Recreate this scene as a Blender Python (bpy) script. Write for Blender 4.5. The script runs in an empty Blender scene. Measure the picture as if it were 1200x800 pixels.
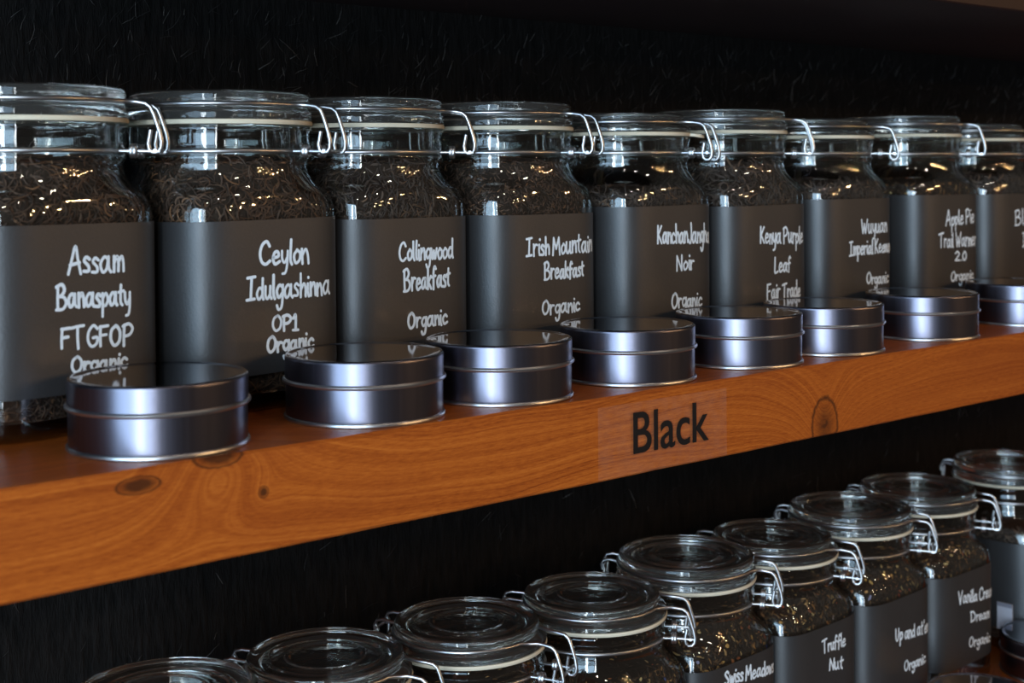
import bpy, bmesh, math, random
from mathutils import Vector, Matrix
PI = math.pi
R = math.radians
scene = bpy.context.scene
C = scene.collection

# ---------------------------------------------------------------- camera
cd = bpy.data.cameras.new('camera')
cam = bpy.data.objects.new('camera', cd)
C.objects.link(cam)
F_PX = 1608.2
yaw, pitch, roll = R(39.775), R(-0.919), R(-0.437)
fw = Vector((math.sin(yaw) * math.cos(pitch), math.cos(yaw) * math.cos(pitch), math.sin(pitch)))
rt = Vector((math.cos(yaw), -math.sin(yaw), 0))
up = rt.cross(fw)
r2 = rt * math.cos(roll) + up * math.sin(roll)
u2 = up * math.cos(roll) - rt * math.sin(roll)
m = Matrix((r2, u2, -fw)).transposed().to_4x4()
m.translation = Vector((0, -0.6082, 0.1385))
cam.matrix_world = m
cd.sensor_width = 36.0
cd.sensor_fit = 'HORIZONTAL'
cd.lens = F_PX / 1200 * 36
cd.shift_y = -173.5 / 1200
cd.clip_start = 0.02
cd.dof.use_dof = True
cd.dof.focus_distance = 0.90
cd.dof.aperture_fstop = 10.5
scene.camera = cam

# ---------------------------------------------------------------- world, lights, exposure
w = bpy.data.worlds.new('room_ambience')
scene.world = w
w.use_nodes = True
w.node_tree.nodes['Background'].inputs[0].default_value = (1.0, 0.88, 0.78, 1)
w.node_tree.nodes['Background'].inputs[1].default_value = 0.045
scene.view_settings.view_transform = 'Standard'
scene.view_settings.look = 'None'
scene.view_settings.gamma = 1
scene.view_settings.use_curve_mapping = False
scene.view_settings.exposure = 0.0
scene.cycles.max_bounces = 14
scene.cycles.transparent_max_bounces = 40
scene.cycles.transmission_bounces = 12
scene.cycles.glossy_bounces = 6
scene.cycles.caustics_reflective = False
scene.cycles.caustics_refractive = False
scene.cycles.sample_clamp_indirect = 6

def area(name, loc, target, sx, sy, power, col):
    l = bpy.data.lights.new(name, 'AREA')
    l.shape = 'RECTANGLE'
    l.size, l.size_y, l.energy, l.color = sx, sy, power, col
    o = bpy.data.objects.new(name, l)
    C.objects.link(o)
    o.location = loc
    o.rotation_euler = (Vector(target) - Vector(loc)).to_track_quat('-Z', 'Y').to_euler()
    return o

# the shop front to the left of the shelves: a broad overcast view and two brighter full-height panes
COOL = (0.50, 0.75, 1.0)
area('shop_front_light', (-1.9, -1.35, 0.1), (0.6, 0.0, 0.0), 2.2, 2.4, 84, COOL)
area('door_pane_light', (-1.25, -2.30, 0.0), (0.5, 0.0, 0.0), 0.10, 2.4, 11, (.85, .93, 1.0))
area('window_pane_light', (-1.75, -1.75, 0.0), (0.5, 0.0, 0.0), 0.20, 2.4, 26, (.85, .93, 1.0))
# small ceiling downlights of the shop, in front of the shelves
for cx_ in (-0.4, 0.5, 1.4):
    l = bpy.data.lights.new('ceiling_downlight', 'POINT')
    l.energy, l.color, l.shadow_soft_size = 8.0, (1.0, 0.82, 0.64), 0.05
    o = bpy.data.objects.new('ceiling_downlight', l)
    C.objects.link(o)
    o.location = (cx_, -1.5, 1.7)
# warm bulbs hanging in the shop, to the right and in front of the shelves
for bx_, by_, bz_ in ((1.5, -2.1, .72), (1.9, -2.0, .72), (2.3, -1.9, .72), (2.7, -1.8, .72),
                      (1.7, -2.6, .55), (2.15, -2.5, .55), (2.6, -2.4, .55), (3.1, -1.5, .62)):
    l = bpy.data.lights.new('pendant_bulb', 'POINT')
    l.energy, l.color, l.shadow_soft_size = 6.5, (1.0, 0.58, 0.25), 0.022
    o = bpy.data.objects.new('pendant_bulb', l)
    C.objects.link(o)
    o.location = (bx_, by_, bz_)

# ---------------------------------------------------------------- materials
def new_mat(name):
    mt = bpy.data.materials.new(name)
    mt.use_nodes = True
    nt = mt.node_tree
    return mt, nt, nt.nodes['Principled BSDF']

def nd(nt, typ, **kw):
    n = nt.nodes.new(typ)
    for k, v in kw.items():
        setattr(n, k, v)
    return n

def math_n(nt, op, a, b=None, c=None, clamp=False):
    n = nt.nodes.new('ShaderNodeMath')
    n.operation = op
    n.use_clamp = clamp
    for i, v in enumerate((a, b, c)):
        if v is None:
            continue
        if isinstance(v, (int, float)):
            n.inputs[i].default_value = v
        else:
            nt.links.new(v, n.inputs[i])
    return n.outputs[0]

def mix_col(nt, f, a, b):
    n = nt.nodes.new('ShaderNodeMix')
    n.data_type = 'RGBA'
    for i, v in ((0, f), (6, a), (7, b)):
        if isinstance(v, (int, float)):
            n.inputs[i].default_value = v
        elif isinstance(v, tuple):
            n.inputs[i].default_value = (*v, 1)
        else:
            nt.links.new(v, n.inputs[i])
    return n.outputs[2]

def noise(nt, vec, scale, detail=3, rough=.5, dist=0):
    n = nt.nodes.new('ShaderNodeTexNoise')
    n.inputs['Scale'].default_value = scale
    n.inputs['Detail'].default_value = detail
    n.inputs['Roughness'].default_value = rough
    n.inputs['Distortion'].default_value = dist
    if vec is not None:
        nt.links.new(vec, n.inputs['Vector'])
    return n.outputs['Fac']

def mapping(nt, vec, scale=(1, 1, 1), loc=(0, 0, 0)):
    n = nt.nodes.new('ShaderNodeMapping')
    n.inputs['Scale'].default_value = scale
    n.inputs['Location'].default_value = loc
    nt.links.new(vec, n.inputs['Vector'])
    return n.outputs['Vector']

def ramp(nt, f, stops):
    n = nt.nodes.new('ShaderNodeValToRGB')
    el = n.color_ramp.elements
    while len(el) < len(stops):
        el.new(.5)
    for e, (p, c) in zip(el, stops):
        e.position = p
        e.color = (*c, 1) if len(c) == 3 else c
    nt.links.new(f, n.inputs[0])
    return n.outputs[0]

def bump(nt, h, strength, dist=.001):
    n = nt.nodes.new('ShaderNodeBump')
    n.inputs['Strength'].default_value = strength
    n.inputs['Distance'].default_value = dist
    nt.links.new(h, n.inputs['Height'])
    return n.outputs['Normal']

def simple(name, col, rough=.5, metal=0, var=.12, scale=60, spec=.5):
    mt, nt, b = new_mat(name)
    tc = nd(nt, 'ShaderNodeTexCoord').outputs['Object']
    f = noise(nt, tc, scale)
    lo = tuple(c * (1 - var) for c in col)
    hi = tuple(min(1, c * (1 + var)) for c in col)
    nt.links.new(mix_col(nt, f, lo, hi), b.inputs['Base Color'])
    b.inputs['Roughness'].default_value = rough
    b.inputs['Metallic'].default_value = metal
    b.inputs['Specular IOR Level'].default_value = spec
    return mt

def thin_glass():
    """jar wall: thin clear glass, reflection rising towards grazing angles"""
    mt = bpy.data.materials.new('jar_glass')
    mt.use_nodes = True
    nt = mt.node_tree
    nt.nodes.clear()
    out = nd(nt, 'ShaderNodeOutputMaterial')
    tr = nd(nt, 'ShaderNodeBsdfTransparent')
    gl = nd(nt, 'ShaderNodeBsdfGlossy')
    gl.inputs['Roughness'].default_value = .035
    gl.inputs['Color'].default_value = (1, 1, 1, 1)
    lw = nd(nt, 'ShaderNodeLayerWeight')
    lw.inputs['Blend'].default_value = .5
    tcn = nd(nt, 'ShaderNodeTexCoord').outputs['Object']
    wob = noise(nt, tcn, 55, 1, .4)
    nn = bump(nt, wob, .10, .004)
    nt.links.new(nn, gl.inputs['Normal'])
    f5 = math_n(nt, 'POWER', lw.outputs['Facing'], 3.2)
    fac = math_n(nt, 'MULTIPLY_ADD', f5, .80, .060, clamp=True)
    f3 = math_n(nt, 'POWER', lw.outputs['Facing'], 3.0)
    nt.links.new(mix_col(nt, f3, (.975, .985, .975), (.60, .66, .62)), tr.inputs['Color'])
    mx = nd(nt, 'ShaderNodeMixShader')
    nt.links.new(fac, mx.inputs[0])
    nt.links.new(tr.outputs[0], mx.inputs[1])
    nt.links.new(gl.outputs[0], mx.inputs[2])
    nt.links.new(mx.outputs[0], out.inputs['Surface'])
    return mt

def lid_glass():
    mt, nt, b = new_mat('lid_glass')
    b.inputs['Base Color'].default_value = (.92, .89, .82, 1)
    b.inputs['Transmission Weight'].default_value = .968
    b.inputs['Roughness'].default_value = .03
    b.inputs['IOR'].default_value = 1.47
    tcn = nd(nt, 'ShaderNodeTexCoord').outputs['Object']
    nt.links.new(bump(nt, noise(nt, tcn, 90, 2), .08, .003), b.inputs['Normal'])
    return mt

KNOTS = [(.795, -.044, .0155, .021, 1.0, (.030, .032, .045)), (.3425, -.0215, .0032, .0032, 1.0, (.012, .012, .010)),
         (.276, -.008, .012, .0045, 1.0, (.020, .012, .012)), (.318, .000, .014, .006, 1.0, (.034, .030, -.050))]

def wood():
    mt, nt, b = new_mat('stained_pine')
    tc = nd(nt, 'ShaderNodeTexCoord').outputs['Object']
    sep = nd(nt, 'ShaderNodeSeparateXYZ')
    nt.links.new(tc, sep.inputs[0])
    X, Y, Z = sep.outputs
    # low-frequency waviness of the grain
    wav = noise(nt, mapping(nt, tc, (3.2, 9, 9)), 1.0, 2, .5)
    v = math_n(nt, 'MULTIPLY_ADD', wav, .050, Z)
    v = math_n(nt, 'MULTIPLY_ADD', Y, .55, v)
    dark = None
    for kx, kz, rx, rz, amt, flow in KNOTS:
        dx = math_n(nt, 'MULTIPLY', math_n(nt, 'SUBTRACT', X, kx), 1 / rx)
        dz = math_n(nt, 'MULTIPLY', math_n(nt, 'SUBTRACT', Z, kz), 1 / rz)
        d2 = math_n(nt, 'ADD', math_n(nt, 'MULTIPLY', dx, dx), math_n(nt, 'MULTIPLY', dz, dz))
        # the grain flows round the knot
        fx, fz, am = flow
        ex = math_n(nt, 'MULTIPLY', math_n(nt, 'SUBTRACT', X, kx), 1 / fx)
        ez = math_n(nt, 'MULTIPLY', math_n(nt, 'SUBTRACT', Z, kz), 1 / fz)
        e2 = math_n(nt, 'ADD', math_n(nt, 'MULTIPLY', ex, ex), math_n(nt, 'MULTIPLY', ez, ez))
        g = math_n(nt, 'DIVIDE', 1.0, math_n(nt, 'ADD', e2, 1.0))
        v = math_n(nt, 'MULTIPLY_ADD', g, am, v)
        nz = noise(nt, tc, 240, 2)
        d = math_n(nt, 'SQRT', math_n(nt, 'MULTIPLY_ADD', nz, .35, math_n(nt, 'ADD', d2, -.17)))
        ring = math_n(nt, 'SUBTRACT', 1.0, math_n(nt, 'MULTIPLY', math_n(nt, 'ABSOLUTE', math_n(nt, 'SUBTRACT', d, .92)), 7.5), clamp=True)
        core = math_n(nt, 'MULTIPLY', math_n(nt, 'SUBTRACT', 1.0, d, clamp=True), 1.0 if rx > .01 and rz > .01 else 1.8, clamp=True)
        k = math_n(nt, 'MULTIPLY', math_n(nt, 'MAXIMUM', ring, core), amt)
        dark = k if dark is None else math_n(nt, 'MAXIMUM', dark, k)
    comb = nd(nt, 'ShaderNodeCombineXYZ')
    nt.links.new(math_n(nt, 'MULTIPLY', X, .04), comb.inputs[0])
    nt.links.new(v, comb.inputs[2])
    rings = noise(nt, mapping(nt, comb.outputs[0], (30, 1, 560)), 1.0, 5, .72)
    fine = noise(nt, mapping(nt, tc, (130, 1500, 1700)), 1.0, 4, .8)
    blot = noise(nt, mapping(nt, tc, (5, 20, 20)), 1.0, 3, .55)
    f = math_n(nt, 'MULTIPLY_ADD', rings, .52, math_n(nt, 'MULTIPLY', fine, .48))
    base = ramp(nt, f, [(.34, (.16, .026, .003)), (.44, (.33, .066, .007)), (.53, (.46, .108, .012)), (.66, (.60, .172, .024))])
    base = mix_col(nt, math_n(nt, 'MULTIPLY', math_n(nt, 'SUBTRACT', blot, .48, clamp=True), 1.6, clamp=True), base, (.27, .050, .008))
    base = mix_col(nt, math_n(nt, 'MULTIPLY', dark, .88), base, (.045, .012, .004))
    nt.links.new(base, b.inputs['Base Color'])
    b.inputs['Roughness'].default_value = .36
    b.inputs['Specular IOR Level'].default_value = .5
    nt.links.new(bump(nt, f, .25, .0006), b.inputs['Normal'])
    return mt

def wall_mat():
    mt, nt, b = new_mat('black_felt_wall')
    tc = nd(nt, 'ShaderNodeTexCoord').outputs['Object']
    f = noise(nt, mapping(nt, tc, (220, 220, 45)), 1.0, 4, .65)
    nt.links.new(ramp(nt, f, [(.3, (.003, .0028, .0026)), (.75, (.013, .0112, .0102))]), b.inputs['Base Color'])
    b.inputs['Roughness'].default_value = .9
    b.inputs['Specular IOR Level'].default_value = .15
    nt.links.new(bump(nt, f, .8, .003), b.inputs['Normal'])
    return mt

def island_mat(name, stops, rough=.75, spec=.3):
    mt, nt, b = new_mat(name)
    g = nd(nt, 'ShaderNodeNewGeometry')
    nt.links.new(ramp(nt, g.outputs['Random Per Island'], stops), b.inputs['Base Color'])
    b.inputs['Roughness'].default_value = rough
    b.inputs['Specular IOR Level'].default_value = spec
    return mt

def label_mat():
    mt, nt, b = new_mat('blackboard_label')
    tc = nd(nt, 'ShaderNodeTexCoord').outputs['Object']
    f = noise(nt, tc, 700, 3, .6)
    g = noise(nt, tc, 40, 2, .5)
    col = mix_col(nt, f, (.018, .0172, .0175), (.032, .0305, .031))
    nt.links.new(col, b.inputs['Base Color'])
    nt.links.new(math_n(nt, 'MULTIPLY_ADD', g, .10, .42), b.inputs['Roughness'])
    b.inputs['Specular IOR Level'].default_value = .9
    nt.links.new(bump(nt, f, .25, .0004), b.inputs['Normal'])
    return mt

def tin_mat():
    mt, nt, b = new_mat('gunmetal_lacquer')
    tc = nd(nt, 'ShaderNodeTexCoord').outputs['Object']
    f = noise(nt, mapping(nt, tc, (400, 400, 6)), 1.0, 3, .6)
    nt.links.new(mix_col(nt, f, (.175, .168, .210), (.200, .192, .238)), b.inputs['Base Color'])
    b.inputs['Metallic'].default_value = 1
    nt.links.new(math_n(nt, 'MULTIPLY_ADD', f, .08, .25), b.inputs['Roughness'])
    return mt

M = dict(  # shared materials
    glass=thin_glass(), lid=lid_glass(), wood=wood(), wall=wall_mat(), label=label_mat(), tin=tin_mat(),
    rim=simple('bare_tin_rim', (.70, .70, .72), .30, 1, .08, 300),
    steel=simple('steel_wire', (.58, .58, .59), .32, 1, .08, 200),
    rubber=simple('cream_rubber', (.74, .66, .50), .55, 0, .06, 120),
    chalk=simple('white_chalk_pen', (.80, .88, 1.0), .7, 0, .10, 900),
    chalkfaint=simple('smudged_chalk_pen', (.24, .25, .27), .7, 0, .25, 500),
    ink=simple('black_vinyl', (.006, .006, .007), .4, 0, .2, 200),
    paper=simple('white_sticker', (.62, .62, .70), .6, 0, .05, 200),
    greyprint=simple('grey_print', (.28, .28, .34), .6, 0, .05, 200),
    teacore=simple('packed_tea', (.026, .017, .012), .9, 0, .5, 400, .2),
    tea_black=island_mat('black_tea_leaf', [(0, (.030, .021, .018)), (.5, (.070, .050, .042)), (.9, (.110, .076, .060)), (1, (.18, .10, .06))]),
    tea_brown=island_mat('brown_tea_leaf', [(0, (.034, .021, .015)), (.5, (.082, .049, .035)), (.9, (.130, .072, .046)), (1, (.24, .115, .055))]),
    tea_mix=island_mat('blended_tea_leaf', [(0, (.018, .011, .008)), (.6, (.045, .026, .016)), (.85, (.09, .045, .02)), (.95, (.28, .13, .045)), (1, (.5, .30, .12))]),
    petals=island_mat('petals_and_peel', [(0, (.45, .22, .05)), (.35, (.55, .32, .10)), (.6, (.35, .06, .03)), (.8, (.30, .16, .06)), (.93, (.6, .45, .2)), (1, (.08, .13, .45))]),
    fibre=island_mat('wall_fibre', [(0, (.012, .011, .010)), (.7, (.05, .045, .042)), (1, (.32, .30, .28))], .6, .4),
)

def tape_mat():
    mt = bpy.data.materials.new('clear_tape')
    mt.use_nodes = True
    nt = mt.node_tree
    nt.nodes.clear()
    out = nd(nt, 'ShaderNodeOutputMaterial')
    tr = nd(nt, 'ShaderNodeBsdfTransparent')
    pr = nd(nt, 'ShaderNodeBsdfPrincipled')
    pr.inputs['Base Color'].default_value = (.62, .52, .44, 1)
    pr.inputs['Roughness'].default_value = .42
    mx = nd(nt, 'ShaderNodeMixShader')
    tc = nd(nt, 'ShaderNodeTexCoord').outputs['Object']
    f = noise(nt, tc, 120, 3)
    nt.links.new(math_n(nt, 'MULTIPLY_ADD', f, .055, .0), mx.inputs[0])
    nt.links.new(tr.outputs[0], mx.inputs[1])
    nt.links.new(pr.outputs[0], mx.inputs[2])
    nt.links.new(mx.outputs[0], out.inputs['Surface'])
    return mt
M['tape'] = tape_mat()
M['tintop'] = simple('polished_tin_lid', (.36, .36, .40), .055, 1, .04, 40)
M['shaded_wood'] = simple('shade_dark_red', (.016, .0025, .0018), .6, 0, .3, 30)  # shade on the topmost shelf, put into its colour

# ---------------------------------------------------------------- mesh helpers
def mesh(name, verts, faces, mats, smooth=True, midx=None):
    me = bpy.data.meshes.new(name)
    me.from_pydata([tuple(v) for v in verts], [], faces)
    for mm in (mats if isinstance(mats, (list, tuple)) else [mats]):
        me.materials.append(mm)
    if smooth:
        me.polygons.foreach_set('use_smooth', [True] * len(me.polygons))
    if midx:
        me.polygons.foreach_set('material_index', midx)
    me.update()
    return me

def obj(name, me, parent=None, **props):
    o = bpy.data.objects.new(name, me)
    C.objects.link(o)
    if parent:
        o.parent = parent
    for k, v in props.items():
        o[k] = v
    return o

def empty(name, loc, label, category, group=None, rz=0, scale=(1, 1, 1)):
    o = bpy.data.objects.new(name, None)
    C.objects.link(o)
    o.location = loc
    o.rotation_euler = (0, 0, rz)
    o.scale = scale
    o.empty_display_size = .02
    o['label'], o['category'] = label, category
    if group:
        o['group'] = group
    return o

def auto_sharp(me, ang=40):
    bm = bmesh.new()
    bm.from_mesh(me)
    bmesh.ops.recalc_face_normals(bm, faces=bm.faces)
    for e in bm.edges:
        if len(e.link_faces) == 2:
            e.smooth = e.calc_face_angle(0) < R(ang)
    bm.to_mesh(me)
    bm.free()
    return me

def lathe(name, prof, mat, n=72, closed=True, sharp=40):
    """prof: list of (r, z), a closed outline unless closed is False; r = 0 makes a pole"""
    V, Fc, rows = [], [], []
    for r, z in prof:
        if r < 1e-7:
            rows.append([len(V)] * n)
            V.append((0, 0, z))
        else:
            rows.append(list(range(len(V), len(V) + n)))
            V += [(r * math.cos(2 * PI * k / n), r * math.sin(2 * PI * k / n), z) for k in range(n)]
    rng = range(len(rows)) if closed else range(len(rows) - 1)
    for i in rng:
        a, b_ = rows[i], rows[(i + 1) % len(rows)]
        for k in range(n):
            q = [a[k], a[(k + 1) % n], b_[(k + 1) % n], b_[k]]
            q2 = []
            for x in q:
                if x not in q2:
                    q2.append(x)
            if len(q2) > 2:
                Fc.append(q2)
    return auto_sharp(mesh(name, V, Fc, mat), sharp)

def tube_data(pts, rad, n=8, closed=False, V=None, Fc=None):
    V = [] if V is None else V
    Fc = [] if Fc is None else Fc
    pts = [Vector(p) for p in pts]
    N = len(pts)
    prev = None
    rows = []
    for i, p in enumerate(pts):
        if closed:
            t = pts[(i + 1) % N] - pts[i - 1]
        else:
            t = pts[min(i + 1, N - 1)] - pts[max(i - 1, 0)]
        t.normalize()
        if prev is None:
            a = Vector((0, 0, 1)) if abs(t.z) < .9 else Vector((1, 0, 0))
            u = t.cross(a).normalized()
        else:
            u = (prev - t * prev.dot(t)).normalized()
        prev = u
        v = t.cross(u)
        rr = rad[i] if isinstance(rad, (list, tuple)) else rad
        rows.append(list(range(len(V), len(V) + n)))
        V += [tuple(p + (u * math.cos(2 * PI * k / n) + v * math.sin(2 * PI * k / n)) * rr) for k in range(n)]
    for i in range(N if closed else N - 1):
        a, b_ = rows[i], rows[(i + 1) % N]
        for k in range(n):
            Fc.append([a[k], a[(k + 1) % n], b_[(k + 1) % n], b_[k]])
    if not closed:
        Fc.append(rows[0][::-1])
        Fc.append(rows[-1])
    return V, Fc

def catmull(pts, sub=4):
    pts = [Vector(p) for p in pts]
    if len(pts) < 3:
        return pts
    out = []
    P = [pts[0] * 2 - pts[1]] + pts + [pts[-1] * 2 - pts[-2]]
    for i in range(1, len(P) - 2):
        for k in range(sub):
            t = k / sub
            a, b_, c_, d = P[i - 1], P[i], P[i + 1], P[i + 2]
            out.append(.5 * (2 * b_ + (c_ - a) * t + (2 * a - 5 * b_ + 4 * c_ - d) * t * t + (3 * b_ - a - 3 * c_ + d) * t ** 3))
    out.append(pts[-1])
    return out

# soft-square section: superellipse of half width a and exponent n (2 = circle)
NSEC = 88
def section(a, n=2.0):
    P = []
    for k in range(NSEC):
        th = 2 * PI * k / NSEC
        c_, s_ = math.cos(th), math.sin(th)
        r = a / (abs(c_) ** n + abs(s_) ** n) ** (1 / n)
        P.append((r * c_, r * s_))
    return P

def loft(rows):
    V, Fc = [], []
    n = len(rows[0][1])
    for z, P in rows:
        V += [(x, y, z) for x, y in P]
    for i in range(len(rows) - 1):
        for k in range(n):
            Fc.append([i * n + k, i * n + (k + 1) % n, (i + 1) * n + (k + 1) % n, (i + 1) * n + k])
    return V, Fc, n

BA, BN = .0555, 4.9          # body half width and squareness
def body_an(z, inset=0.0):
    """half width and squareness of the outer jar wall at height z"""
    ZS, ZN = .1150, .1435
    if z <= ZS:
        a, n = BA, BN
        if z < .006:
            t = z / .006
            a -= .0045 * (1 - math.sqrt(max(0, 1 - (1 - t) ** 2)))
    else:
        t = min(1, (z - ZS) / (ZN - ZS))
        s = t * t * (3 - 2 * t)
        s = .55 * s + .45 * t * t if t < .5 else .8 * s + .2 * t
        s = min(1, max(0, s))
        a = BA + (.0520 - BA) * s
        d = .3 * (1 - s)                      # how far the corners stick out
        n = 2.0 + (BN - 2.0) * (1 - s) ** 1.7
    return a - inset, n

def jar_body_mesh(top):
    """glass jar: square rounded body, round neck with a bead; outer wall, rim, inner wall and floor"""
    rows = [(0.0012, section(.040, BN)), (0, section(.046, BN))]
    for z in (.0006, .0018, .0035, .006, .03, .06, .09, .105, .115, .118, .121, .124, .127, .130, .133, .136, .139, .1415, .1435):
        rows.append((z, section(*body_an(z))))
    k = (top - .1665) 
    for r, z in ((.0522, .1455), (.0534, .1465), (.0538, .1480), (.0532, .1496), (.0524, .1505), (.0524, .1525), (.0530, .1535), (.0536, .1550),
                 (.0537, .1570), (.0534, .1600 + k), (.0536, .1625 + k), (.0545, .1640 + k), (.0546, .1655 + k), (.0538, .1665 + k),
                 (.0500, .1665 + k), (.0492, .1650 + k), (.0492, .150), (.0490, .1435)):
        rows.append((z, section(r, 2.0)))
    for z in (.139, .136, .133, .130, .127, .124, .121, .118, .115, .105, .06, .012, .0095):
        a, n_ = body_an(z, .0030)
        rows.append((z, section(a - .003 if z < .01 else a, n_)))
    rows.append((.0085, section(.042, BN)))
    V, Fc, n = loft(rows)
    Fc.append(list(range(n))[::-1])
    Fc.append(list(range(len(V) - n, len(V))))
    return auto_sharp(mesh('jar_body', V, Fc, M['glass']), 50)

def lid_mesh(kind):
    if kind == 'A':      # deep lid, wide disc
        z0, prof = .1700, [
            (0, -.006), (.034, -.006), (.0415, -.0055), (.0430, -.004), (.0432, 0), (.0540, 0), (.0549, .0008), (.0550, .0050),
            (.0544, .0062), (.0532, .0072), (.0530, .0100), (.0534, .0112), (.0536, .0140), (.0530, .0160), (.0512, .0170), (.0490, .0168), (.0476, .0159),
            (.0440, .0156), (.0400, .0156), (.0390, .0161), (.0370, .0161), (.0360, .0153), (.0275, .0152), (.0266, .0158), (.0248, .0158), (.0238, .0149), (.0120, .0148), (0, .0148)]
    else:                # shallow lid, narrower disc
        z0, prof = .1670, [
            (0, -.006), (.034, -.006), (.0415, -.0055), (.0430, -.004), (.0432, 0), (.0540, 0), (.0548, .0008), (.0548, .0034),
            (.0535, .0046), (.0500, .0056), (.0488, .0066), (.0490, .0084), (.0498, .0096), (.0499, .0118), (.0492, .0136), (.0476, .0143), (.0455, .0140), (.0440, .0131),
            (.0380, .0128), (.0365, .0133), (.0345, .0133), (.0333, .0125), (.0262, .0124), (.0252, .0133), (.0232, .0133), (.0220, .0120), (.0120, .0118), (0, .0118)]
    return lathe('lid', [(r, z0 + z) for r, z in prof], M['lid'], 80, closed=False, sharp=35)

def gasket_mesh(kind, tab):
    zt = .1700 if kind == 'A' else .1670
    h = .0027
    me = lathe('gasket', [(.0440, zt - h), (.0548, zt - h), (.0553, zt - h * .5), (.0548, zt - .0001), (.0440, zt - .0001)], M['rubber'], 80)
    if tab:
        bm = bmesh.new()
        bm.from_mesh(me)
        # pull tab: a rounded tongue pointing along +x, drooping a little
        N = 14
        top, bot = [], []
        out = [(.050, -.010)] + [(.0565 + .0085 * math.sin(PI * k / N), -.0105 * math.cos(PI * k / N)) for k in range(N + 1)] + [(.050, .010)]
        for x, y in out:
            dz = -.0016 * max(0, (x - .054) / .01)
            top.append(bm.verts.new((x, y, zt - .0004 + dz)))
            bot.append(bm.verts.new((x, y, zt - h + .0003 + dz)))
        bm.faces.new(top)
        bm.faces.new(bot[::-1])
        for k in range(len(out)):
            j = (k + 1) % len(out)
            bm.faces.new((top[k], bot[k], bot[j], top[j]))
        bmesh.ops.recalc_face_normals(bm, faces=bm.faces)
        bm.to_mesh(me)
        bm.free()
    return me

def arc(rad, z, a0, a1, n):
    return [(rad * math.cos(a0 + (a1 - a0) * k / n), rad * math.sin(a0 + (a1 - a0) * k / n), z) for k in range(n + 1)]

WR = .00128
def bail_mesh(kind):
    """wire round the lid whose two ends run out over the clip side (+x) and bend down into hooks"""
    zl = .1790 if kind == 'A' else .1746
    rr = .0541 if kind == 'A' else .0500
    hw = .0130
    def hook(s):
        y = s * hw
        P = [(.0620, y, zl - .0004), (.0668, y, zl - .0012), (.0695, y, zl - .0034), (.0712, y, zl - .0075),
             (.0742, y, zl - .0170), (.0752, y, zl - .0225), (.0748, y, zl - .0262), (.0730, y, zl - .0284), (.0704, y, zl - .0286), (.0686, y, zl - .0268),
             (.0680, y, zl - .0235), (.0688, y, zl - .0195), (.0694, y, zl - .0160)]
        return P
    a = math.asin(hw / rr) + .10
    ring = arc(rr, zl, a, 2 * PI - a, 64)
    pts = hook(1)[::-1] + [(.0575, hw * .99, zl)] + ring + [(.0575, -hw * .99, zl)] + hook(-1)
    V, Fc = tube_data(pts, WR, 8)
    return auto_sharp(mesh('lid_bail_wire', V, Fc, M['steel']), 60)

def neck_wire_mesh():
    zn, rr = .1515, .0535
    a = .245
    ring = arc(rr, zn, a, 2 * PI - a, 64)
    V, Fc = [], []
    y = .0130
    e1 = [(.0742, y, zn - .0005), (.0690, y, zn - .0003), (.0600, y, zn)]
    e2 = [(.0600, -y, zn), (.0690, -y, zn - .0003), (.0742, -y, zn - .0005)]
    tube_data(e1 + ring + e2, WR, 8, V=V, Fc=Fc)
    # coils where the lever wire is wound round the neck wire
    for s in (-1, 1):
        for kx in (0.0592, .0610):
            tube_data([(kx, s * y + .0026 * math.cos(t * PI / 6), zn + .0030 * math.sin(t * PI / 6)) for t in range(12)], WR, 6, closed=True, V=V, Fc=Fc)
    # cross bar of the lever
    tube_data([(.0718, -y - .002, zn - .0002), (.0718, y + .002, zn - .0002)], WR * .95, 6, V=V, Fc=Fc)
    return auto_sharp(mesh('neck_wire', V, Fc, M['steel']), 60)

def hinge_mesh(kind):
    zl = .1790 if kind == 'A' else .1746
    rr = .0541 if kind == 'A' else .0500
    V, Fc = [], []
    for s in (-1, 1):
        y = s * .0085
        tube_data([(-rr + .0002, y * 1.1, zl), (-.0600, y, zl + .0012), (-.0645, y, zl + .0002), (-.0665, y, zl - .0035), (-.0660, y, zl - .0070), (-.0630, y, zl - .0075)], WR, 8, V=V, Fc=Fc)
        tube_data([(-.0536, y * 1.1, .1515), (-.0600, y, .1518), (-.0636, y, .1540), (-.0644, y, .1600), (-.0640, y, zl - .0060), (-.0655, y, zl - .0028)], WR, 8, V=V, Fc=Fc)
    tube_data([(-.0650, -.0105, zl - .0050), (-.0650, .0105, zl - .0050)], WR, 8, V=V, Fc=Fc)
    return auto_sharp(mesh('hinge_wire', V, Fc, M['steel']), 60)

# perimeter of the body: s = 0 at the middle of the front face, growing towards +x
def _perimeter():
    N = 720
    P, S = [], [0.0]
    for k in range(N + 1):
        th = -PI / 2 + PI * k / N
        c_, s_ = math.cos(th), math.sin(th)
        r = BA / (abs(c_) ** BN + abs(s_) ** BN) ** (1 / BN)
        x, y = r * c_, r * s_
        gx, gy = abs(c_) ** (BN - 1), math.copysign(abs(s_) ** (BN - 1), s_)
        L = math.hypot(gx, gy)
        P.append((x, y, gx / L, gy / L))
        if k:
            S.append(S[-1] + math.hypot(x - P[-2][0], y - P[-2][1]))
    return P, S
PER, PERS = _perimeter()
import bisect
def perim(s, off):
    sg = 1 if s >= 0 else -1
    u = min(abs(s), PERS[-1] - 1e-9)
    k = max(1, bisect.bisect_left(PERS, u))
    t = (u - PERS[k - 1]) / (PERS[k] - PERS[k - 1])
    x, y, nx, ny = (a + (b_ - a) * t for a, b_ in zip(PER[k - 1], PER[k]))
    return (sg * (x + nx * off), y + ny * off)

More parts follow.
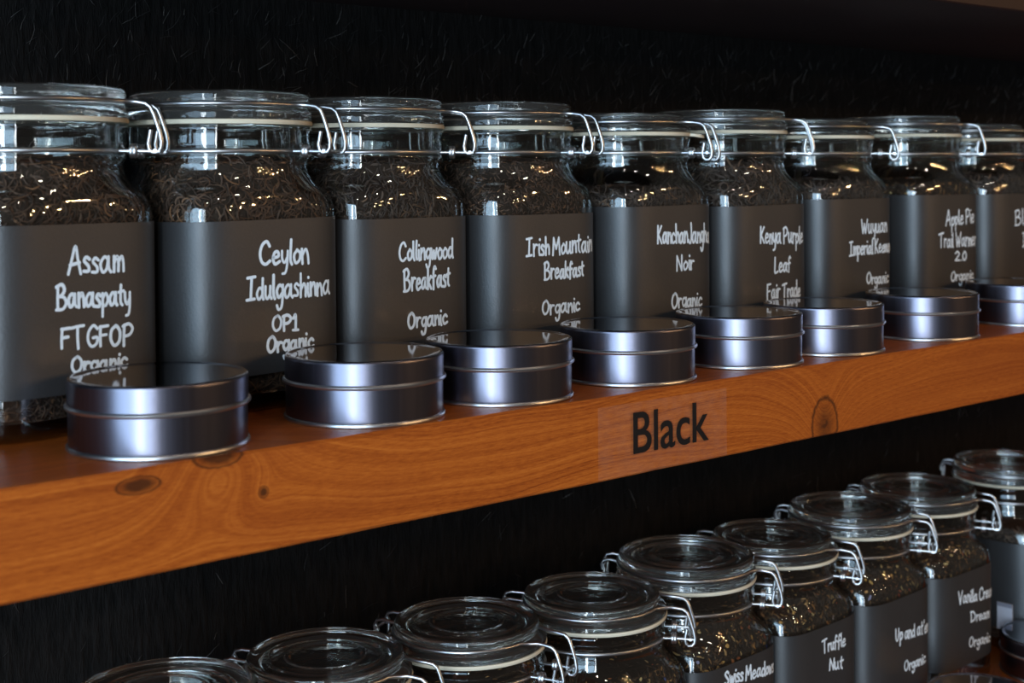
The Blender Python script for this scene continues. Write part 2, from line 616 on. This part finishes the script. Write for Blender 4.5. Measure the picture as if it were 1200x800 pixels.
def label_mesh(z0, z1, seed):
    rnd = random.Random(seed)
    smax = PERS[-1] * .94
    ss = [-smax + 2 * smax * k / 150 for k in range(151)]
    tilt = rnd.uniform(-.008, .008)
    V, Fc = [], []
    for s in ss:
        dz = tilt * max(-.08, min(.08, s))
        for off in (.00055, .0001):
            x, y = perim(s, off)
            V += [(x, y, z0 + dz), (x, y, (z0 + z1) / 2 + dz), (x, y, z1 + dz)]
    for i in range(len(ss) - 1):
        a, b_ = i * 6, i * 6 + 6
        for q in ((0, 1), (1, 2)):
            Fc.append([a + q[0], b_ + q[0], b_ + q[1], a + q[1]])
            Fc.append([a + 3 + q[1], b_ + 3 + q[1], b_ + 3 + q[0], a + 3 + q[0]])
        Fc.append([a + 2, b_ + 2, b_ + 5, a + 5])
        Fc.append([a + 3, b_ + 3, b_, a])
    return auto_sharp(mesh('label', V, Fc, M['label']), 50)

# ---------------------------------------------------------------- handwriting: a stroke alphabet (x height 1, capitals 1.7)
G = {
 'A': [[(0, 0), (.25, .9), (.5, 1.7), (.68, .9), (.9, 0)], [(.12, .55), (.8, .68)]],
 'B': [[(.12, 0), (.1, .8), (.12, 1.65)], [(0, 1.55), (.5, 1.72), (.75, 1.35), (.5, .98), (.15, .88)], [(.15, .9), (.7, .82), (.92, .42), (.6, .02), (0, -.02)]],
 'C': [[(.9, 1.35), (.65, 1.7), (.25, 1.45), (.02, .8), (.15, .2), (.5, 0), (.9, .25)]],
 'D': [[(.12, 0), (.1, 1.65)], [(0, 1.6), (.6, 1.55), (.95, .95), (.7, .2), (0, 0)]],
 'F': [[(.1, 0), (.08, .8), (.12, 1.65)], [(.05, 1.62), (.8, 1.7)], [(.1, .88), (.65, .95)]],
 'G': [[(.85, 1.4), (.5, 1.68), (.12, 1.2), (.08, .5), (.4, .02), (.8, .25), (.85, .72), (.5, .7)]],
 'I': [[(0, 1.62), (.75, 1.7)], [(.4, 1.66), (.36, 0)], [(0, -.02), (.75, .04)]],
 'J': [[(.55, 1.9), (.6, .8), (.45, .05), (.2, .02), (0, .3)]],
 'K': [[(.1, 1.7), (.12, 0)], [(.75, 1.68), (.4, 1.15), (.14, .8)], [(.14, .85), (.5, .45), (.85, 0)]],
 'L': [[(.15, 1.7), (.1, .8), (.08, .02), (.4, .0), (.75, .12)]],
 'M': [[(0, 0), (.1, .9), (.16, 1.68)], [(.16, 1.65), (.38, 1.0), (.52, .6)], [(.52, .6), (.75, 1.2), (.95, 1.7)], [(.95, 1.68), (1.0, .8), (1.05, 0)]],
 'N': [[(.05, 0), (.1, 1.65)], [(.1, 1.65), (.45, .8), (.75, .05)], [(.75, .05), (.8, 1.7)]],
 'O': [[(.55, 1.7), (.15, 1.35), (.04, .6), (.35, .02), (.8, .35), (.9, 1.15), (.6, 1.66), (.4, 1.6)]],
 'P': [[(.12, 0), (.1, .8), (.12, 1.65)], [(0, 1.55), (.5, 1.72), (.85, 1.35), (.6, .88), (.12, .75)]],
 'R': [[(.12, 0), (.12, 1.65)], [(0, 1.6), (.6, 1.7), (.8, 1.3), (.15, .85)], [(.3, .85), (.85, 0)]],
 'S': [[(.75, 1.45), (.45, 1.7), (.1, 1.35), (.4, .9), (.72, .45), (.4, 0), (0, .2)]],
 'T': [[(0, 1.55), (.5, 1.66), (1.0, 1.72)], [(.52, 1.66), (.48, .8), (.5, 0)]],
 'U': [[(.05, 1.7), (.05, .6), (.3, .02), (.65, .4), (.8, 1.7)]],
 'V': [[(0, 1.7), (.25, .8), (.42, .02)], [(.42, .02), (.62, .9), (.9, 1.75)]],
 'W': [[(0, 1.7), (.15, .8), (.3, .05)], [(.3, .05), (.5, .75), (.58, 1.2)], [(.58, 1.2), (.7, .6), (.85, .05)], [(.85, .05), (1.05, .9), (1.2, 1.7)]],
 'a': [[(.65, .82), (.35, 1), (.04, .55), (.2, .04), (.5, .25), (.66, .9)], [(.68, 1.0), (.68, .3), (.85, .02)]],
 'b': [[(.1, 1.75), (.1, .05)], [(.1, .6), (.45, 1), (.7, .5), (.4, .02), (.1, .15)]],
 'c': [[(.62, .8), (.38, 1), (.06, .6), (.22, .05), (.65, .2)]],
 'd': [[(.62, .8), (.3, .98), (.04, .5), (.25, .02), (.6, .35)], [(.64, 1.75), (.64, .4), (.75, .02)]],
 'e': [[(.08, .5), (.55, .62), (.5, .95), (.22, .92), (.05, .45), (.25, .02), (.68, .22)]],
 'f': [[(.6, 1.5), (.42, 1.7), (.25, 1.3), (.22, .4), (.2, -.1)], [(0, .85), (.55, .95)]],
 'g': [[(.62, .85), (.3, 1), (.04, .55), (.25, .08), (.58, .4)], [(.64, 1), (.62, .1), (.5, -.65), (.2, -.8), (.05, -.5)]],
 'h': [[(.08, 1.75), (.1, 0)], [(.1, .55), (.4, 1), (.58, .7), (.6, .05)]],
 'i': [[(.1, 1), (.1, .35), (.2, .0)], [(.16, 1.5), (.17, 1.46)]],
 'k': [[(.1, 1.75), (.1, 0)], [(.55, 1.05), (.14, .5)], [(.16, .55), (.6, 0)]],
 'l': [[(.1, 1.75), (.08, .4), (.22, 0)]],
 'm': [[(.06, 1), (.08, 0)], [(.08, .6), (.3, 1), (.42, .6), (.42, .05)], [(.42, .6), (.66, 1), (.8, .6), (.84, .02)]],
 'n': [[(.06, 1), (.08, 0)], [(.08, .55), (.38, 1), (.55, .65), (.6, .02)]],
 'o': [[(.35, 1), (.05, .6), (.2, .04), (.55, .25), (.6, .75), (.3, 1)]],
 'p': [[(.06, 1), (.1, .2), (.1, -.75)], [(.1, .6), (.42, 1), (.66, .55), (.4, .05), (.1, .2)]],
 'r': [[(.06, 1), (.1, 0)], [(.1, .55), (.3, .95), (.55, .92)]],
 's': [[(.5, .85), (.25, 1), (.08, .75), (.4, .4), (.4, .08), (.02, .08)]],
 't': [[(.25, 1.55), (.22, .3), (.42, .0)], [(0, 1.0), (.55, 1.1)]],
 'u': [[(.05, 1), (.06, .3), (.28, .02), (.55, .4)], [(.56, 1), (.56, .3), (.7, .02)]],
 'w': [[(.02, 1), (.15, .1), (.25, .05)], [(.25, .05), (.4, .8)], [(.4, .8), (.5, .1), (.6, .05)], [(.6, .05), (.82, 1)]],
 'y': [[(.05, 1), (.08, .4), (.3, .1), (.55, .5)], [(.6, 1), (.55, 0), (.4, -.65), (.12, -.75)]],
 '1': [[(.05, 1.3), (.3, 1.68), (.3, 0)], [(.02, 0), (.6, .02)]],
 '2': [[(.05, 1.35), (.4, 1.7), (.7, 1.25), (.3, .5), (0, .05)], [(0, .05), (.75, .05)]],
 '0': [[(.4, 1.7), (.05, .9), (.3, .02), (.68, .6), (.6, 1.4), (.4, 1.7)]],
 '.': [[(.1, .05), (.12, .02)]],
 "'": [[(.1, 1.75), (.06, 1.4)]],
}

def text_strokes(txt, seed):
    rnd = random.Random(seed)
    x, out = 0, []
    for ch in txt:
        if ch == ' ':
            x += .42
            continue
        st = G[ch]
        wd = max(p[0] for s in st for p in s)
        dy = rnd.uniform(-.06, .06)
        sc = rnd.uniform(.93, 1.07)
        sl = rnd.uniform(-.03, .05)
        for s in st:
            out.append([(x + px * sc + sl * py, py * sc + dy) for px, py in s])
        x += wd * sc + (.20 if ch.isupper() or ch.isdigit() else .15)
    return out, x - .15

def handwriting_mesh(lines, seed, wpen=.00125, zoff=0, zscale=1):
    """each pen stroke is one ribbon with rounded ends, lying just above the label"""
    V, Fc = [], []
    rnd = random.Random(seed)
    ns = 0
    for li, (txt, s0, s1, z0, z1, cap) in enumerate(lines):
        s0, s1, cap = s0 * .001, s1 * .001, cap * .001 / zscale
        z0, z1 = ((z + zoff) * .001 / zscale for z in (z0, z1))
        st, width = text_strokes(txt, seed * 13 + li)
        kx, ky = (s1 - s0) / width, cap / 1.7
        for s in st:
            P = catmull([(s0 + a * kx, z0 + (z1 - z0) * a / width + b_ * ky, 0) for a, b_ in s], 5)
            h = wpen / 2 * rnd.uniform(.88, 1.08)
            off = .00075 + .00004 * (ns % 5)
            ns += 1
            T = []
            for i in range(len(P)):
                t = P[min(i + 1, len(P) - 1)] - P[max(i - 1, 0)]
                T.append(t.normalized() if t.length > 1e-9 else Vector((1, 0, 0)))
            rows = []
            for ang in (70, 45, 20):       # rounded start
                rows.append((P[0] - T[0] * h * math.sin(R(ang)), T[0], h * math.cos(R(ang))))
            rows += [(p, t, h) for p, t in zip(P, T)]
            for ang in (20, 45, 70):
                rows.append((P[-1] + T[-1] * h * math.sin(R(ang)), T[-1], h * math.cos(R(ang))))
            i0 = len(V)
            for p, t, hh in rows:
                for sg in (1, -1):
                    x, y = perim(p.x - t.y * hh * sg, off)
                    V.append((x, y, p.y + t.x * hh * sg))
            for i in range(len(rows) - 1):
                a = i0 + 2 * i
                Fc.append([a, a + 1, a + 3, a + 2])
    return mesh('handwriting', V, Fc, M['chalk'])

# ---------------------------------------------------------------- tea filling
def tea_mesh(name, style, fill, seed):
    rnd = random.Random(seed)
    rows = []
    zs = [z for z in (.0098, .012, .03, .06, .09, .105, .115, .121, .127, .133, .139, .1435, .148) if z < fill - .001] + [fill]
    def ins(z):
        a, n_ = body_an(z, .0042)
        return (min(a, .0468) if z > .139 else a), n_
    for z in zs:
        a, n_ = ins(z)
        rows.append((z, [(x * rnd.uniform(.975, 1), y * rnd.uniform(.975, 1)) for x, y in section(a, n_)]))
    a, n_ = ins(fill)
    for k, dz in ((.75, .002), (.45, .004), (.15, .005)):
        rows.append((fill + dz, [(x * k, y * k) for x, y in section(a, n_)]))
    V, Fc, n = loft(rows)
    Fc.append(list(range(n))[::-1])
    Fc.append(list(range(len(V) - n, len(V))))
    mi = [0] * len(Fc)
    spec = dict(wiry=(5200, .006, .013, .00046, 1.5), fine=(7000, .0022, .0050, .00044, .6), twisted=(5200, .005, .010, .00055, 1.0),
                curly=(3000, .010, .017, .00066, 3.4), broken=(4200, .0025, .0065, .00065, .8))[style]
    cnt, l0, l1, rad, curl = spec
    def spot():
        u = rnd.random()
        if u < .22:
            z = rnd.uniform(.0105, .028)
        elif u < .80:
            z = rnd.uniform(.100, fill)
        else:
            z = None
        if z is None:
            a, n_ = ins(fill)
            ang, q = rnd.uniform(0, 2 * PI), math.sqrt(rnd.random())
            return Vector((a * q * math.cos(ang), a * q * math.sin(ang), fill + .006 * (1 - q))), Vector((0, 0, 1))
        a, n_ = ins(z)
        ang = rnd.uniform(0, 2 * PI)
        c_, s_ = math.cos(ang), math.sin(ang)
        lo = a / (abs(c_) ** n_ + abs(s_) ** n_) ** (1 / n_)
        nz = .5 if z > .117 else 0
        return Vector((lo * c_, lo * s_, z)), Vector((c_, s_, nz)).normalized()
    for _ in range(cnt):
        p, nrm = spot()
        L = rnd.uniform(l0, l1)
        t = nrm.cross(Vector((rnd.gauss(0, 1), rnd.gauss(0, 1), rnd.gauss(0, 1)))).normalized()
        side = nrm.cross(t)
        kk = rnd.uniform(-1, 1) * curl
        seg = 5 if curl > 1 else 3
        pts, d, q = [], t, p + nrm * rnd.uniform(-.0006, .0004)
        for i in range(seg + 1):
            pts.append(q.copy())
            kk += rnd.uniform(-.5, .5) * curl * .6
            d = (d + side * kk * .35 + nrm * rnd.uniform(-.22, .12)).normalized()
            side = nrm.cross(d).normalized()
            q = q + d * (L / seg)
            over = (q - p).dot(nrm)
            if over > .0006:
                q -= nrm * (over - .0006)
            q.z = max(q.z, .0105)
            aa, nn_ = ins(min(q.z, .148))
            lim = (aa + .0006) / ((abs(q.x) ** nn_ + abs(q.y) ** nn_) ** (1 / nn_) + 1e-9)
            if lim < 1 and q.z < fill:
                q.x, q.y = q.x * lim, q.y * lim
        rr = rad * rnd.uniform(.6, 1.4)
        n0 = len(Fc)
        tube_data(pts, [rr * (.5 if i in (0, seg) else 1) for i in range(seg + 1)], 3, V=V, Fc=Fc)
        mi += [1] * (len(Fc) - n0)
    if style == 'broken':
        for _ in range(150):       # petals, peel and nut pieces
            p, nrm = spot()
            t = nrm.cross(Vector((rnd.gauss(0, 1), rnd.gauss(0, 1), rnd.gauss(0, 1)))).normalized()
            s_ = nrm.cross(t)
            la, lb = rnd.uniform(.0012, .0030), rnd.uniform(.0008, .0018)
            p = p + nrm * .0003
            i0 = len(V)
            for k in range(6):
                e = rnd.uniform(.75, 1.15)
                V.append(tuple(p + t * la * e * math.cos(k * PI / 3) + s_ * lb * e * math.sin(k * PI / 3) + nrm * rnd.uniform(-.0002, .0005)))
            V.append(tuple(p - nrm * .0012))
            Fc.append([i0 + k for k in range(6)])
            for k in range(6):
                Fc.append([i0 + (k + 1) % 6, i0 + k, i0 + 6])
            mi += [2] * 7
    mat = dict(wiry='tea_brown', fine='tea_brown', twisted='tea_black', curly='tea_black', broken='tea_mix')[style]
    return mesh(name, V, Fc, [M['teacore'], M[mat], M['petals']], smooth=False, midx=mi)

# ================================================================ the setting
def box_mesh(name, x0, x1, y0, y1, z0, z1, mat):
    V = [(x, y, z) for x in (x0, x1) for y in (y0, y1) for z in (z0, z1)]
    Fc = [[0, 1, 3, 2], [4, 6, 7, 5], [0, 4, 5, 1], [2, 3, 7, 6], [0, 2, 6, 4], [1, 5, 7, 3]]
    return mesh(name, V, Fc, mat, smooth=False)

WALL_Y = .29
wall = obj('wall_back', box_mesh('wall_back', -1.2, 3.6, WALL_Y, WALL_Y + .05, -.9, 1.0, M['wall']), kind='structure')

def fibres():
    rnd = random.Random(5)
    V, Fc = [], []
    for _ in range(3400):
        x = rnd.uniform(.15, 2.1)
        z = rnd.uniform(-.30, .275) if rnd.random() < .45 else rnd.uniform(.15, .255)  # denser band high up stands in for light catching the fibres
        L = rnd.uniform(.004, .017) * (1.6 if rnd.random() < .12 else 1)
        d = Vector((rnd.gauss(0, .45), -abs(rnd.gauss(.25, .25)), rnd.uniform(.3, 1))).normalized()
        p = Vector((x, WALL_Y - .0001, z))
        pts = []
        for i in range(4):
            pts.append(p.copy())
            d = (d + Vector((rnd.gauss(0, .22), rnd.gauss(0, .08), rnd.gauss(.02, .15)))).normalized()
            p = p + d * L / 3
            p.y = min(p.y, WALL_Y - .0002)
        r0 = rnd.uniform(.00009, .00020)
        tube_data(pts, [r0, r0, r0 * .8, r0 * .4], 3, V=V, Fc=Fc)
    return mesh('loose_fibres', V, Fc, M['fibre'])
obj('loose_fibres', fibres(), wall, kind='stuff')

# ---------------------------------------------------------------- wooden shelves
def shelf_mesh(x0, x1, depth, th, seed, mat='wood'):
    """thick plank, front and lower edges worn; origin at its top front edge"""
    rnd = random.Random(seed)
    N = 150
    xs = [x0 + (x1 - x0) * k / N for k in range(N + 1)]
    V, Fc = [], []
    walk = 0
    for k, x in enumerate(xs):
        walk = walk * .8 + rnd.gauss(0, .00022)
        nick = .0012 if rnd.random() < .06 else 0
        e = .0014 + nick
        V += [(x, .0002 * math.sin(x * 11) + walk * .3, -e + walk), (x, e, walk * .6), (x, depth * .5, 0), (x, depth, 0), (x, depth, -th), (x, .0012 + nick * .5, -th + walk * .4), (x, walk * .3, -th + .0012 + nick * .5 + walk * .4), (x, 0, -th * .5)]
    for k in range(N):
        for j in range(8):
            a, b_ = k * 8, k * 8 + 8
            Fc.append([a + j, a + (j + 1) % 8, b_ + (j + 1) % 8, b_ + j])
    Fc.append(list(range(8))[::-1])
    Fc.append([N * 8 + j for j in range(8)])
    me = auto_sharp(mesh('wall_shelf', V, Fc, M[mat]), 30)
    return me

TH = .0516
SHELF_LOW = -.345
shelf = empty('wall_shelf', (0, 0, 0), 'orange stained pine shelf with knots, lettered Black on its front edge', 'shelf', 'wooden wall shelves')
obj('plank', shelf_mesh(-.35, 2.9, WALL_Y - .001, TH, 1), shelf)
sh2 = empty('wall_shelf', (.37, 0, SHELF_LOW), 'stained pine shelf under the lower row of jars, almost hidden behind them', 'shelf', 'wooden wall shelves')
obj('plank', shelf_mesh(-.35, 2.5, WALL_Y - .001, TH, 2), sh2)
sh3 = empty('wall_shelf', (-.21, 0, .2685 + TH), 'shadowed topmost shelf with only its red lower edge in view', 'shelf', 'wooden wall shelves')
obj('plank', shelf_mesh(-.35, 3.1, WALL_Y - .001, TH, 3, 'shaded_wood'), sh3)

# clear tape with black letters on the front of the middle shelf
tape = obj('clear_label_tape', box_mesh('clear_label_tape', .5725, .689, -.0011, -.0007, -.0505, -.006, M['tape']), shelf, label='clear tape strip')
cu = bpy.data.curves.new('lettering', 'FONT')
cu.body = 'Black'
cu.size = 1.0
cu.extrude = .004
cu.offset = .006
tmp = bpy.data.objects.new('lettering_source', cu)
C.objects.link(tmp)
bpy.context.view_layer.update()
lm = bpy.data.meshes.new_from_object(tmp.evaluated_get(bpy.context.evaluated_depsgraph_get()))
bpy.data.objects.remove(tmp)
xs = [v.co.x for v in lm.vertices]
ys = [v.co.y for v in lm.vertices]
x0, x1, y1 = min(xs), max(xs), max(ys)
for v in lm.vertices:
    X = .6020 + (v.co.x - x0) / (x1 - x0) * .0690
    Z = -.0378 + v.co.y / y1 * .0255
    v.co = (X, -.0014 - v.co.z * .05, Z)
lm.name = 'lettering'
lm.materials.clear()
lm.materials.append(M['ink'])
obj('lettering', lm, tape, label='black letters reading Black')

# ---------------------------------------------------------------- storage jars
BODY = {'A': jar_body_mesh(.1665), 'B': jar_body_mesh(.1635)}
LID = {k: lid_mesh(k) for k in 'AB'}
GASK = {(k, t): gasket_mesh(k, t) for k in 'AB' for t in (False, True)}
BAIL = {k: bail_mesh(k) for k in 'AB'}
HINGE = {k: hinge_mesh(k) for k in 'AB'}
NECKW = neck_wire_mesh()
TEA = {}
def tea_of(style, fill):
    if (style, fill) not in TEA:
        TEA[style, fill] = tea_mesh('tea_leaves', style, fill, len(TEA) + 3)
    return TEA[style, fill]

TEXT = {
 1: [("Assam", -10.7, 23.1, 86.3, 85.8, 14.4), ("Banaspaty", -17.9, 27.2, 68.4, 67.0, 12.5), ("FTGFOP", -15.8, 28.5, 47.2, 44.8, 11.2), ("Organic", -9.5, 25.0, 34.0, 33.0, 8.4)],
 2: [("Ceylon", -13.1, 21.8, 85.6, 84.2, 13.8), ("Idulgashinna", -22.4, 39.0, 65.8, 64.9, 12.7), ("OP1", -4.9, 14.1, 46.8, 45.5, 9.5), ("Organic", -8.8, 25.0, 34.2, 34.2, 9.4)],
 3: [("Collingwood", -17.8, 29.4, 82.2, 81.6, 11.9), ("Breakfast", -14.4, 26.1, 62.6, 63.2, 13.1), ("Organic", -11.0, 23.5, 38.3, 38.3, 10.4)],
 4: [("Irish Mountain", -27.3, 41.5, 80.2, 80.7, 12.8), ("Breakfast", -10.5, 30.2, 63.4, 63.6, 11.2), ("Organic", -12.5, 25.4, 39.0, 39.0, 10.0)],
 5: [("KanchanJangha", -23.0, 43.0, 84.9, 82.7, 13.2), ("Noir", -0.9, 20.0, 63.6, 63.3, 11.5), ("Organic", -7.0, 29.5, 36.0, 35.2, 10.8)],
 6: [("Kenya Purple", -20.4, 38.5, 80.0, 77.9, 13.5), ("Leaf", -1.8, 19.3, 56.0, 55.8, 12.3), ("Fair Trade", -12.0, 33.5, 34.6, 34.2, 12.4)],
 7: [("Wuyuan", -4.5, 35.0, 83.5, 83.4, 12.4), ("Imperial Keemun", -21.8, 44.0, 65.3, 65.9, 11.5), ("Organic", 2.8, 38.2, 40.0, 39.0, 9.5)],
 8: [("Apple Pie", -15.9, 34.4, 85.3, 87.3, 13.3), ("Trail Warmer", -27.5, 39.5, 65.9, 65.3, 13.2), ("2.0", -0.1, 19.2, 52.9, 52.4, 7.9), ("Organic", -7.5, 32.6, 34.5, 34.5, 8.6)],
 9: [("Bl", -14.4, 2.0, 83.0, 83.3, 14.9), ("I", 0.2, 5.2, 61.3, 61.1, 14.2)],
 15: [("Swiss Meadows", -22.0, 42.7, 95.1, 88.0, 10.3)],
 16: [("Truffle", -8.3, 24.8, 88.0, 86.4, 10.5), ("Nut", 1.3, 20.9, 71.6, 68.7, 9.9)],
 17: [("Up and at'em", -15.7, 43.4, 73.4, 67.7, 11.2), ("Organic", -2.1, 34.5, 43.8, 42.2, 9.0)],
 18: [("Vanilla Cream", -24.1, 45.7, 82.5, 75.2, 11.0), ("Dream", -1.9, 34.8, 61.6, 57.3, 9.6), ("Organic", -5.1, 36.4, 38.4, 34.1, 8.8)],
}
TURN = {1: 11, 2: 7, 3: 7, 4: 5, 5: 5, 6: 3}     # each jar stands a little turned

def jar(idx, x, y, z, kind, style, fill, delta, label, tealabel, group, ltop=.112, tab=None, zs=1.0, zoff=0.0, sc=1.0):
    turn = R(TURN.get(idx, 2 if idx < 10 else 3))
    root = empty('clip_top_jar', (x, y, z), label, 'jar', group, turn, (sc, sc, zs))
    obj('jar_body', BODY[kind], root)
    az = -math.atan2(x, y + .6082) + R(delta) - turn          # the clip points out past the right of the jar
    ob = obj('lid', LID[kind], root)
    ob.rotation_euler.z = idx * .7
    g = obj('gasket', GASK[kind, tab is not None], root)
    g.rotation_euler.z = az + R(tab) if tab is not None else 0
    for nm, me in (('lid_bail_wire', BAIL[kind]), ('neck_wire', NECKW), ('hinge_wire', HINGE[kind])):
        q = obj(nm, me, root)
        q.rotation_euler.z = az
    lb = obj('label', label_mesh(ltop - .0895, ltop, idx), root, label='black chalkboard label')
    if idx in TEXT:
        hw = obj('handwriting', handwriting_mesh(TEXT[idx], idx, .0018 if idx < 10 else .0018, zoff, zs), lb, label='white chalk pen handwriting')
    t = obj('tea_leaves', tea_of(style, fill), None, kind='stuff', label=tealabel, category='tea')
    t.location = (x, y, z)
    t.scale = (sc, sc, zs)
    t.rotation_euler.z = (idx % 4) * PI / 2 + turn
    return root

UP = 'jars on the middle shelf'
def up_label(words, extra):
    return 'clip-top glass jar %s, label handwritten %s' % (extra, words)
UPPER = [
 (1, .2756, .1441, 'A', 'wiry', .1440, -13, 'Assam Banaspaty', 'cut by the left frame edge', .1123, None),
 (2, .3922, .1401, 'A', 'wiry', .1440, -25, 'Ceylon Idulgashinna', 'of wiry dark tea', .1116, None),
 (3, .5046, .1567, 'A', 'twisted', .1440, -4, 'Collingwood Breakfast', 'of twisted leaf', .1090, None),
 (4, .6187, .1545, 'A', 'fine', .1440, -20, 'Irish Mountain Breakfast', 'of fine leaf', .1085, None),
 (5, .7323, .1465, 'B', 'twisted', .1220, -16, 'Kanchanjangha Noir', 'with tabbed seal', .1121, 14),
 (6, .8499, .1492, 'A', 'curly', .1400, -1, 'Kenya Purple Leaf', 'of curly dark leaf', .1099, None),
 (7, .9625, .1458, 'B', 'twisted', .1250, -3, 'Wuyuan Imperial Keemun', 'with low lid', .1129, None),
 (8, 1.1039, .1492, 'A', 'broken', .1240, -3, 'Apple Pie Trail Warmer', 'of blended tea', .1140, None),
 (9, 1.2170, .1480, 'B', 'twisted', .1280, -3, 'Bl', 'cut by the right frame edge', .1130, None),
]
for i, x, y, k, st, fi, de, words, ex, lt, tab in UPPER:
    if i == 9:
        lab = 'clip-top glass jar at the right frame edge of the middle shelf, label mostly cropped'
        tl = 'dark tea in the cropped jar at the right end of the middle shelf'
    else:
        lab = up_label(words, ex)
        tl = 'loose dark tea leaves inside the jar marked ' + words
    kf = 1.0165 if i == 2 else 1.0135          # a touch further back, clear of the tins
    jar(i, x * kf + .0025, (y + .6082) * kf - .6082, 0, k, st, fi, de, lab, tl, UP, lt, tab, sc=1.0115)

LOW = 'jars on the bottom shelf'
LOWER = [
 (11, .348, .127, 'A', 'twisted', .136, -12, 'clip-top glass jar nearest the bottom left, only its lid showing', 'dark tea inside the bottom left jar with only its lid showing', None),
 (12, .4605, .133, 'B', 'broken', .136, -20, 'clip-top glass jar with tabbed cream seal, second from left below the shelf', 'blended tea inside the second jar from left below the shelf', -14),
 (13, .5735, .133, 'B', 'broken', .144, -24, 'clip-top glass jar with ringed lid, third from left below the shelf', 'blended tea inside the third jar from left below the shelf', None),
 (14, .6862, .128, 'B', 'broken', .130, -4, 'clip-top glass jar just left of the Swiss Meadows jar', 'blended tea with pale bits inside the jar left of Swiss Meadows', None),
 (15, .7988, .139, 'A', 'broken', .144, -5, 'clip-top glass jar with label handwritten Swiss Meadows', 'herbal blend with petals inside the jar marked Swiss Meadows', None),
 (16, .9115, .145, 'B', 'broken', .138, -8, 'clip-top glass jar with label handwritten Truffle Nut', 'nut and tea blend inside the jar marked Truffle Nut', None),
 (17, 1.0243, .148, 'A', 'broken', .140, -3, "clip-top glass jar with label handwritten Up and at'em", "tea blend inside the jar marked Up and at'em", None),
 (18, 1.1372, .153, 'A', 'broken', .136, -3, 'clip-top glass jar with label handwritten Vanilla Cream Dream', 'tea blend inside the jar marked Vanilla Cream', None),
 (19, 1.3050, .157, 'A', 'twisted', .125, -3, 'clip-top glass jar at bottom right edge with small white sticker on its label', 'dark tea inside the bottom right jar with white sticker', None),
]
for i, x, y, k, st, fi, de, lab, tl, tab in LOWER:
    rj = jar(i, x, y, SHELF_LOW, k, st, fi, de, lab, tl, LOW, .113, tab, {11: 1.0, 12: .995, 13: .98}.get(i, .965))
    if i == 19:
        # small printed sticker on the left side of the label
        st_ = obj('sticker', box_mesh('sticker', -BA - .0014, -BA - .0002, -.034, -.018, .022, .050, M['paper']), rj, label='small white printed sticker')
        obj('print_band', box_mesh('print_band', -BA - .0017, -BA - .0013, -.034, -.018, .046, .050, M['greyprint']), st_)

# ---------------------------------------------------------------- round tins
TR, THH = .0451, .0362
def tin_meshes():
    body = lathe('tin_body', [(0, .0010), (TR - .0015, .0010), (TR - .0004, .0016), (TR - .0002, .0026), (TR - .0002, .0032), (TR - .0002, .0200), (TR - .0002, .0235), (TR - .001, .0240), (0, .0240)], M['tin'], 96, closed=False)
    brim = lathe('bottom_rim', [(TR - .0010, 0), (TR + .0003, 0), (TR + .0010, .0005), (TR + .0011, .0013), (TR + .0006, .0022), (TR - .0003, .0025), (TR - .0010, .0022)], M['rim'], 96)
    lid = lathe('tin_lid', [(TR - .0002, .0226), (TR + .0002, .0226), (TR + .0002, .0240), (TR + .0002, .0340), (TR + .0002, .0350), (TR - .0003, .0358), (TR - .0014, .0362), (TR - .0022, .0360), (TR - .0030, .0355), (TR - .0060, .0354), (.02, .0356), (0, .0356)], M['tin'], 96, closed=False)
    lrim = lathe('lid_rim', [(TR - .0004, .0206), (TR + .0008, .0206), (TR + .0015, .0213), (TR + .0016, .0222), (TR + .0010, .0230), (TR - .0002, .0232)], M['rim'], 96)
    lid.materials.append(M['tintop'])
    for p in lid.polygons:
        if p.center.z > .0352 and abs(p.normal.z) > .8:
            p.material_index = 1
    # folded side seam
    V, Fc = [], []
    for a in (-.016, -.012, .012, .016):
        off = .0003 if abs(a) < .014 else -.0002
        for z in (.0022, .0212):
            V.append(((TR + off) * math.cos(a), (TR + off) * math.sin(a), z))
    for k in range(3):
        Fc.append([2 * k, 2 * k + 2, 2 * k + 3, 2 * k + 1])
    return body, brim, lid, lrim, mesh('side_seam', V, Fc, M['tin'])
TB, TBR, TL, TLR, TS = tin_meshes()
def tin(x, y, z, label, group):
    root = empty('round_tin', (x, y, z), label, 'tin', group)
    b_ = obj('tin_body', TB, root)
    obj('bottom_rim', TBR, b_, label='bare metal rolled rim')
    s_ = obj('side_seam', TS, b_)
    s_.rotation_euler.z = -math.atan2(x, y + .6082) + .12
    l_ = obj('tin_lid', TL, root)
    obj('lid_rim', TLR, l_, label='bare metal rolled rim')
names = ['Assam Banaspaty', 'Ceylon Idulgashinna', 'Collingwood Breakfast', 'Irish Mountain Breakfast', 'Kanchanjangha Noir', 'Kenya Purple Leaf', 'Wuyuan Imperial Keemun', 'Apple Pie Trail Warmer']
tinlab = ['largest looking round gunmetal tin, nearest the left, before the Assam jar',
          'round gunmetal tin second from left, before the Ceylon jar',
          'round gunmetal tin third from left, by the Collingwood jar',
          'round gunmetal tin above the letters Black, by the Irish Mountain jar',
          'round gunmetal tin fifth from left, by the Kanchanjangha jar',
          'round gunmetal tin above the big knot, by the Kenya Purple jar',
          'round gunmetal tin seventh from left, below the Apple Pie jar label',
          'round gunmetal tin at the right frame edge of the middle shelf']
TX = [.3122, .4394, .5395, .6514, .7648, .8636, .9956, 1.1471]
for x, lab in zip(TX, tinlab):
    tin(x * .9937, .0495, 0, lab, 'tins along the middle shelf')
tin(1.052, .034, SHELF_LOW, 'dark round tin on the bottom shelf before the Vanilla Cream jar', 'tins along the bottom shelf')
tin(1.232, .070, SHELF_LOW, 'dark round tin in the bottom right corner before the stickered jar', 'tins along the bottom shelf')
